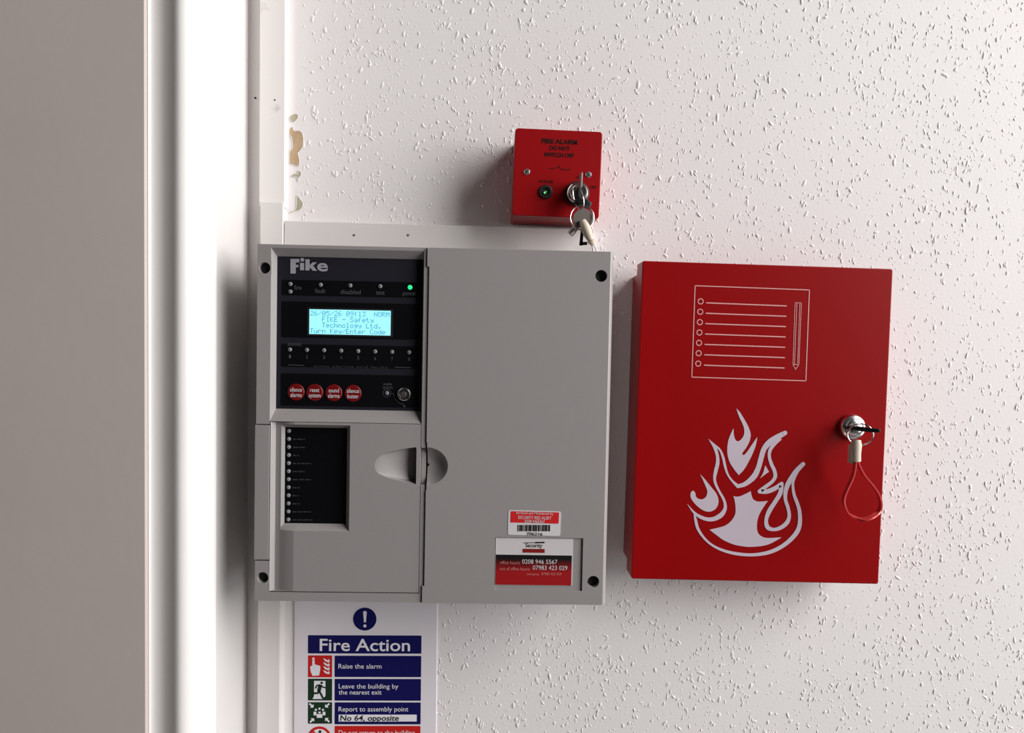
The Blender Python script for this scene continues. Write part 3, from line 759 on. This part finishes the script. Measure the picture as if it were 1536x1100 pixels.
stroke([(690, 262, 30), (650, 302, 26), (620, 345, 24), (614, 390, 22), (628, 440, 24), (650, 490, 26), (654, 530, 26), (630, 566, 24), (585, 600, 26), (548, 630, 30), (600, 630, 32), (655, 608, 32), (698, 578, 30),
        (690, 640, 32), (655, 700, 30), (614, 765, 32), (593, 825, 26), (602, 876, 30), (645, 892, 24), (695, 878, 28), (737, 842, 30), (751, 795, 24), (742, 740, 24), (726, 690, 24), (725, 640, 28), (738, 590, 34), (766, 540, 36), (800, 490, 34), (846, 442, 30)],
       corners=(9, 12), off=.00008)
dot(846, 442, 30)
stroke([(815, 480, 20), (788, 532, 20), (776, 580, 18), (784, 650, 22), (806, 710, 24), (822, 770, 26), (823, 855, 30), (800, 915, 32), (745, 975, 30), (680, 1020, 28), (600, 1052, 26), (500, 1066, 22), (400, 1060, 22), (310, 1040, 20),
        (230, 1005, 16), (170, 955, 16), (125, 890, 20), (108, 830, 20), (98, 785, 10)], off=.00012)
fe = mb.build('flame_emblem', 'emblem', cd, weld=False); fe['label'] = 'pale lilac flame emblem'
# cam lock
q = Cb.p(1281, 641.5, DD + .006)
lk = MB().lathe(q.x, q.z, [(.0128, DD - .001), (.0130, DD + .0035), (.0118, DD + .0055), (.0100, DD + .006), (.0092, DD + .0052), (.0086, DD + .0052), (.0080, DD + .0075), (.0070, DD + .0082), (.0020, DD + .0082)], 40).build('cam_lock', 'steel', cd, smooth=True)

# key with its cord hanging in the cabinet lock
Kc = Frame('cabinet_key', 1281, 641, DD + .008, -0.86, 'black headed key with red looped cord hanging in the red cabinet lock', 'key', d_base=DD)
def k3(px, py, d): 
    v = Kc.p(px, py, d); return Vector((v.x, -d, v.z))
a_, b_ = k3(1281, 642, DD + .008), k3(1281, 642, DD + .018)
MB().box((a_.x - .004, a_.z - .0011, a_.x + .004, a_.z + .0011), DD + .004, DD + .017).build('key_blade', 'steel', Kc)
# flat head standing out from the lock, seen from its thin edge
hp = [(1268, 641.5, .072, 5.5), (1276, 642, .0745, 9), (1290, 643.5, .079, 11.5), (1304, 645.5, .084, 11.5), (1314, 646.2, .0875, 10.5), (1320.5, 646, .0895, 8)]
vs_, fs_ = [], []
for x, y, dd, hh in hp:
    t_, u_ = k3(x, y - hh / 2 * .62, dd), k3(x, y + hh / 2 * .62, dd)
    t2_, u2_ = k3(x, y - hh / 2 * .62, dd - .010), k3(x, y + hh / 2 * .62, dd - .010)
    vs_ += [t_, u_, u2_, t2_]
for i in range(len(hp) - 1):
    o = i * 4; fs_ += [(o + j, o + (j + 1) % 4, o + 4 + (j + 1) % 4, o + 4 + j) for j in range(4)]
fs_ += [(3, 2, 1, 0), tuple(len(vs_) - 4 + j for j in range(4))]
mb = MB(); mb.add(vs_, fs_); mb.build('key_head', 'black_rubber', Kc, bevel=.0012)
ring = []
for i in range(36):
    t_ = 2 * math.pi * i / 36; ring.append(k3(1290.5 + 19.5 * math.cos(t_), 652 + 16 * math.sin(t_), .079 + .006 * math.cos(t_)))
MB().tube(ring, .0007, 8, True).build('split_ring', 'steel', Kc, smooth=True)
fer = [k3(1284.5, 660, .083), k3(1284, 668, .0835), (k3(1283.2, 680, .0832)), k3(1283.5, 692, .083)]
mb = MB(); mb.tube(fer, [.0042, .0054, .0050, .0048], 14); mb.tube([k3(1277.8, 668, .080), k3(1276.5, 694.5, .080)], .0032, 12)
mb.build('ferrule', 'ferrule', Kc, smooth=True)
lp = spline([(1286, 690, .083), (1288, 698, .083), (1296, 713, .084), (1309, 729, .085), (1317.5, 742, .0855), (1321, 756, .086), (1318.5, 767, .086), (1309, 775, .0915), (1296, 779.5, .0915), (1283, 776.5, .086),
             (1272, 769, .0845), (1266, 757, .083), (1266, 746, .082), (1271, 733, .082), (1278, 718, .082), (1281.5, 705, .0825), (1283, 692, .083)], 6)
lp3 = [k3(*q) for q in lp]; vs_, fs_ = [], []
for i, q in enumerate(lp3):                       # a flat tape: thin across the loop, broad towards the room
    a0, b0 = lp3[max(i - 1, 0)], lp3[min(i + 1, len(lp3) - 1)]; t_ = (b0 - a0).normalized()
    nn = Vector((t_.z, 0, -t_.x)).normalized() * .0007; bb = Vector((0.0, .0028, .0006 if q.z < k3(1290, 760, .085).z else 0))
    vs_ += [q + nn + bb, q - nn + bb, q - nn - bb, q + nn - bb]
for i in range(len(lp3) - 1):
    o = i * 4; fs_ += [(o + j, o + (j + 1) % 4, o + 4 + (j + 1) % 4, o + 4 + j) for j in range(4)]
fs_ += [(3, 2, 1, 0), tuple(len(vs_) - 4 + j for j in range(4))]
mb = MB(); mb.add(vs_, fs_); mb.build('cord_loop', 'strap', Kc, smooth=True)

# ------------------------------------------------------------------ key switch box
DS = .060
B = Frame('key_switch_box', 836, 260.3, DS, -1.35, 'small red fire alarm isolator box with key switch and lettering', 'switch box')
bw, bh = .0864 / 2, .0856 / 2
MB().poly(round_rect((-bw, -bh, bw, bh), .003, 5), DS - .010, DS - .010).build('mounting_box', 'red_box', B, smooth=True)
pl = MB().poly(round_rect((-bw, -bh, bw, bh), .0032, 5), DS, .0098).build('switch_plate', 'red_box', B, bevel=.0010, seg=3)
dt = DS + .0002
for s_, x0, x1, y, c in (('FIRE ALARM', 812.5, 866, 214.6, 7, ), ('DO NOT', 824.5, 855, 224.6, 6.2), ('SWITCH OFF', 816.5, 861, 234.6, 6.2)):
    lettering(B, s_, x0, x1, y, c, dt, 'red_ink', pl, bold=.04)
for s_, x0, x1, y, c in (('POWER', 809, 830, 274, 4), ('ON', 864, 871, 268, 4), ('OFF', 885, 895, 283, 4.5)):
    lettering(B, s_, x0, x1, y, c, dt, 'red_ink', pl, bold=.01)
mb = MB(); mb.ribbon(pix(B, [(823, 252.6), (832, 253), (841, 248.4)], dt), .0006, dt); mb.ribbon(pix(B, [(842, 254), (856, 254.6)], dt), .0007, dt); mb.ribbon(pix(B, [(838, 250), (842, 254.5)], dt), .0005, dt)
mb.build('switch_symbol', 'red_ink', pl)
for x, y, an in ((790.3, 257.8, .9), (882.6, 262, 2.2)):
    q = B.p(x, y, DS)
    sc_ = MB().lathe(q.x, q.z, [(.0031, DS - .001), (.0031, DS + .0002), (.0024, DS + .0010), (.0008, DS + .0012)], 20).build('screw', 'switch_label', pl, smooth=True)
    c_, s_ = math.cos(an), math.sin(an)
    mb = MB(); mb.ribbon([(q.x - .0024 * c_, q.z - .0024 * s_), (q.x + .0024 * c_, q.z + .0024 * s_)], .0008, DS + .0013); mb.build('slot', 'ink', sc_)
q = B.p(818.3, 288, DS)
lb = MB().lathe(q.x, q.z, [(.0068, DS - .001), (.0068, DS + .0012), (.0058, DS + .0022), (.0040, DS + .0022), (.0034, DS + .0012), (.0010, DS + .0010)], 28).build('lamp_bezel', 'black', pl, smooth=True)
MB().lathe(q.x - .0006, q.z - .0006, [(.0022, DS + .0008), (.0021, DS + .0020), (.0014, DS + .0027), (.0004, DS + .0029)], 18).build('lamp_lens', mat('dark_green_lens', (.02, .05, .02), .2), lb, smooth=True)
MB().cyl(q.x - .0009, q.z - .0013, .0010, DS + .0026, DS + .0030, 12).build('lamp_glow', 'green_small', lb)
q = B.p(867, 288.5, DS + .008)
cyl_ = MB().lathe(q.x, q.z, [(.0105, DS - .001), (.0105, DS + .004), (.0092, DS + .0052), (.0090, DS + .0095), (.0082, DS + .0105), (.0074, DS + .0105), (.0070, DS + .0098), (.0020, DS + .0098)], 36).build('lock_barrel', 'steel', pl, smooth=True)
MB().lathe(q.x, q.z, [(.0118, DS - .001), (.0118, DS + .0035), (.0104, DS + .0042)], 36).build('lock_collar', 'black', pl, smooth=True)

# the bunch of keys hanging from that switch
Q = Frame('key_bunch', 868, 290, DS + .01, 0.0, 'bunch of small keys on steel rings hanging from the red switch box', 'keys', d_base=DS)
def q3(px, py, d):
    v = Q.p(px, py, d); return Vector((v.x, -d, v.z))
def slab(path, width, thick, name, m, bevel=.0004):
    """flat bar along a path of 3-D points, width in the wall's plane, thick towards the room"""
    vs_, fs_ = [], []; n = len(path); ws = width if hasattr(width, '__len__') else [width] * n
    for i, q in enumerate(path):
        a0, b0 = path[max(i - 1, 0)], path[min(i + 1, n - 1)]; t_ = (b0 - a0); t_.y = 0; t_.normalize()
        nn = Vector((t_.z, 0, -t_.x)) * ws[i] / 2; bb = Vector((0, thick / 2, 0))
        vs_ += [q + nn + bb, q - nn + bb, q - nn - bb, q + nn - bb]
    for i in range(n - 1):
        o = i * 4; fs_ += [(o + j, o + (j + 1) % 4, o + 4 + (j + 1) % 4, o + 4 + j) for j in range(4)]
    fs_ += [(3, 2, 1, 0), tuple(len(vs_) - 4 + j for j in range(4))]
    mb = MB(); mb.add(vs_, fs_); return mb.build(name, m, Q, bevel=bevel)
# key in the barrel, its head seen edge-on
slab([q3(871.2, 261.5, .082), q3(870.6, 272, .082), q3(869.8, 284, .081)], [.0020, .0022, .0024], .016, 'key_head', 'brass', .0005)
slab([q3(867.5, 283, .0745), q3(867.5, 298, .0745)], .0026, .012, 'key_shoulder', 'black', .0004)
r1 = [q3(867.5 + 7.2 * math.cos(t_ * math.pi / 18) + 4 * math.sin(t_ * math.pi / 18), 296.5 + 17.2 * math.sin(t_ * math.pi / 18), .083 + .004 * math.cos(t_ * math.pi / 18)) for t_ in range(36)]
MB().tube(r1, .0006, 8, True).build('wire_ring', 'steel', Q, smooth=True)
slab([q3(861, 302, .078), q3(869, 303.5, .079), q3(878, 305, .080), q3(886, 309.5, .080)], [.005, .0075, .0082, .006], .006, 'black_key_head', 'black_rubber', .0015)
r2 = [q3(873.2 + 17.6 * math.cos(t_ * math.pi / 24), 326.8 + 18.4 * math.sin(t_ * math.pi / 24), .086 + .003 * math.sin(t_ * math.pi / 24)) for t_ in range(48)]
MB().tube(r2, .0007, 8, True).build('split_ring', 'steel', Q, smooth=True)
c_ = q3(874.8, 327.5, .084); MB().lathe(c_.x, c_.z, [(.0094, .0825), (.0096, .0832), (.0090, .0842), (.0020, .0843)], 32).build('round_key_head', 'brass', Q, smooth=True)
MB().tube([q3(868.3, 334.8, .0845), q3(868.3, 334.8, .0885)], .0018, 12).build('rivet', 'steel', Q, smooth=True)
MB().tube([q3(864.5, 340, .083), q3(859, 347.2, .083), q3(855.2, 351.6, .083)], .0032, 14).build('tubular_key_shaft', 'steel_worn', Q, smooth=True)
slab([q3(873.6, 344, .084), q3(872.4, 356, .084), q3(871.2, 368.5, .084)], [.0030, .0030, .0030], .0025, 'key_shank', 'black_rubber')
slab([q3(870, 365.8, .084), q3(880.8, 365.2, .084)], .0030, .0025, 'key_bit', 'black_rubber')
MB().tube(spline([tuple(q3(*p_)) for p_ in ((873.5, 331, .088), (878, 341, .0885), (882.5, 352, .0885), (887, 362, .088), (890, 368, .0875))], 4), [.0030 + .0018 * math.sin(math.pi * min(1, i / 11)) if i < 12 else .0046 - .0007 * (i - 11) for i in range(17)], 12).build('cord_sleeve', 'ferrule', Q, smooth=True)
for dx, dd in ((0, .0875), (4.2, .0870)):
    MB().tube([q3(887.5 + dx * .4, 364, dd), q3(889.5 + dx, 374, dd), q3(891.5 + dx * 1.4, 388, dd)], .0008, 6).build('cord_strand', 'white_print', Q, smooth=True)

# ------------------------------------------------------------------ fire action notice below the panel
N = Frame('fire_action_notice', 547, 1000, .0025, 0.1, 'white and blue fire action notice on the wall under grey panel', 'sign')
dn = .0018
nr = N.rect(441.5, 880, 653.5, 1168, dn)
sh = MB().box(nr, .0, dn).build('notice_sheet', 'sheet', N, bevel=.0005)
d1, d2, d3 = dn + .00015, dn + .0003, dn + .00045
def field(x0, y0, x1, y1, m, name='colour_field', rad=.0008, dd=d1): return MB().poly(round_rect(N.rect(x0, y0, x1, y1, dd), rad), dd).build(name, m, sh)
def npoly(mb, pts, dd): mb.poly(pix(N, pts, dd), dd)
q = N.p(547.2, 929, d1)
MB().cyl(q.x, q.z, .0134, d1 - .0001, d1, 40).build('white_ring', 'sign_white', sh)
ro = MB().cyl(q.x, q.z, .0126, d1, d2, 40).build('blue_roundel', 'navy', sh)
mb = MB(); npoly(mb, [(544.6, 918.6), (546, 917), (548.8, 917), (550.2, 918.6), (548.9, 934), (545.9, 934)], d3); q = N.p(547.3, 939.3, d3); mb.cyl(q.x, q.z, .0017, d3 - .0001, d3, 16)
mb.build('exclamation_mark', 'sign_white', ro)
ti = field(462, 953.2, 632, 981, 'navy', 'title_bar')
lettering(N, 'Fire Action', 479.5, 615, 976.6, 18, d2, 'sign_white', ti, bold=.012)
rows = [(983.6, 1016.4, 'sign_red'), (1018.6, 1051.2, 'sign_green'), (1053.8, 1086, 'sign_green')]
ic = [field(462, y0, 498, y1, m, 'pictogram') for y0, y1, m in rows]
bx = [field(502, 984, 631.6, 1016.2, 'navy', 'text_field'), field(502, 1018.8, 631.2, 1051.6, 'navy', 'text_field'), field(502, 1054, 630.8, 1087, 'navy', 'text_field'), field(502, 1089.4, 630.4, 1121, 'sign_red', 'text_field')]
lettering(N, 'Raise the alarm', 507.6, 572.2, 1003.2, 7, d2, 'sign_white', bx[0])
lettering(N, 'Leave the building by', 508, 597.5, 1033.2, 6.8, d2, 'sign_white', bx[1]); lettering(N, 'the nearest exit', 508, 572.4, 1042.2, 6.8, d2, 'sign_white', bx[1])
lettering(N, 'Report to assembly point', 507.8, 612.4, 1067.6, 7, d2, 'sign_white', bx[2])
wf = field(508, 1072.4, 625, 1082.8, 'sign_white', 'write_in_strip', .0002, d2)
hw = lettering(N, 'No 64, opposite', 510, 598, 1081.6, 8.2, d3, 'ink', wf, bold=.02, shear=.12, name='handwriting')
lettering(N, 'Do not return to the building', 508, 622, 1103, 7, d2, 'sign_white', bx[3])
# pressing finger and flames
I = lambda pts, ox=455, oy=975, s=1536 / 190: [(ox + x / s, oy + y / s) for x, y in pts]
mb = MB()
npoly(mb, I([(108, 128), (138, 128), (138, 178), (205, 196), (205, 240), (192, 312), (112, 318), (90, 270), (82, 215), (92, 196), (108, 196)]), d2)
q = N.p(*I([(122, 110)])[0], d2); mb.cyl(q.x, q.z, .0014, d2 - .0001, d2, 14)
mb.build('pressing_hand', 'sign_white', ic[0], weld=False)
mb = MB()
for k in range(4):
    o = 48 * k; w_ = [(240, 105 + o), (262, 110 + o), (292, 128 + o), (305, 128 + o), (300, 105 + o), (320, 130 + o), (318, 150 + o), (296, 152 + o), (262, 138 + o)]
    npoly(mb, I(w_), d2)
mb.build('flame_print', 'sign_white', ic[0], weld=False)
# running figure in a doorway
mb = MB(); npoly(mb, I([(130, 378), (268, 378), (268, 560), (240, 598), (112, 598), (130, 560)]), d2); dw = mb.build('doorway', 'sign_white', ic[1])
mb = MB(); q = N.p(*I([(222, 403)])[0], d3); mb.cyl(q.x, q.z, .0014, d3 - .0001, d3, 14)
for st, w_ in (([(205, 428), (196, 470), (188, 505)], .0040), ([(205, 428), (165, 432), (146, 470)], .0016), ([(210, 428), (238, 456), (270, 460)], .0016),
               ([(188, 500), (214, 540), (236, 585), (250, 592)], .0022), ([(186, 498), (176, 528), (118, 528)], .0022)):
    mb.ribbon(pix(N, I(st), d3), w_, d3)
mb.build('running_figure', 'sign_green', dw, weld=False)
# assembly point
mb = MB()
for hx, hy in ((152, 730), (196, 716), (238, 730)):
    q = N.p(*I([(hx, hy)])[0], d2); mb.cyl(q.x, q.z, .0012, d2 - .0001, d2, 14)
for x0, y0, x1, y1 in ((124, 752, 158, 796), (234, 752, 268, 796), (162, 780, 230, 826)): npoly(mb, I([(x0, y0), (x1, y0), (x1, y1), (x0, y1)]), d2)
npoly(mb, I([(178, 752), (214, 752), (206, 772), (186, 772)]), d2)
mb.build('group_of_people', 'sign_white', ic[2], weld=False)
mb = MB()
for cx, cy, sx, sy in ((70, 650, 1, 1), (318, 650, -1, 1), (78, 884, 1, -1), (318, 880, -1, -1)):
    npoly(mb, I([(cx + sx * 54, cy + sy * 52), (cx + sx * 54, cy + sy * 10), (cx + sx * 38, cy + sy * 24), (cx + sx * 10, cy - sy * 4), (cx - sx * 4, cy + sy * 10), (cx + sx * 24, cy + sy * 36), (cx + sx * 10, cy + sy * 52)]), d2)
mb.build('arrow_print', 'sign_white', ic[2], weld=False)
# prohibition sign, cut by the photograph's lower edge
q = N.p(479, 1107.5, d1)
MB().cyl(q.x, q.z, .0128, d1 - .0001, d1, 36).build('prohibition_ring', 'sign_red', sh)
wd_ = MB().cyl(q.x, q.z, .0100, d1, d2, 36).build('prohibition_disc', 'sign_white', sh)
mb = MB(); q2 = N.p(480, 1098, d3); mb.cyl(q2.x, q2.z, .0016, d3 - .0001, d3, 14)
mb.ribbon(pix(N, [(479, 1100), (477.5, 1107), (476, 1113)], d3), .0032, d3); mb.ribbon(pix(N, [(478, 1102), (486, 1107)], d3), .0014, d3); mb.ribbon(pix(N, [(477, 1111), (483, 1118)], d3), .0018, d3)
mb.build('walking_figure', 'ink', wd_, weld=False)
mb = MB(); mb.ribbon(pix(N, [(467.5, 1096), (490.5, 1119)], d3 + .0001), .0022, d3 + .0001); mb.build('prohibition_bar', 'sign_red', wd_)
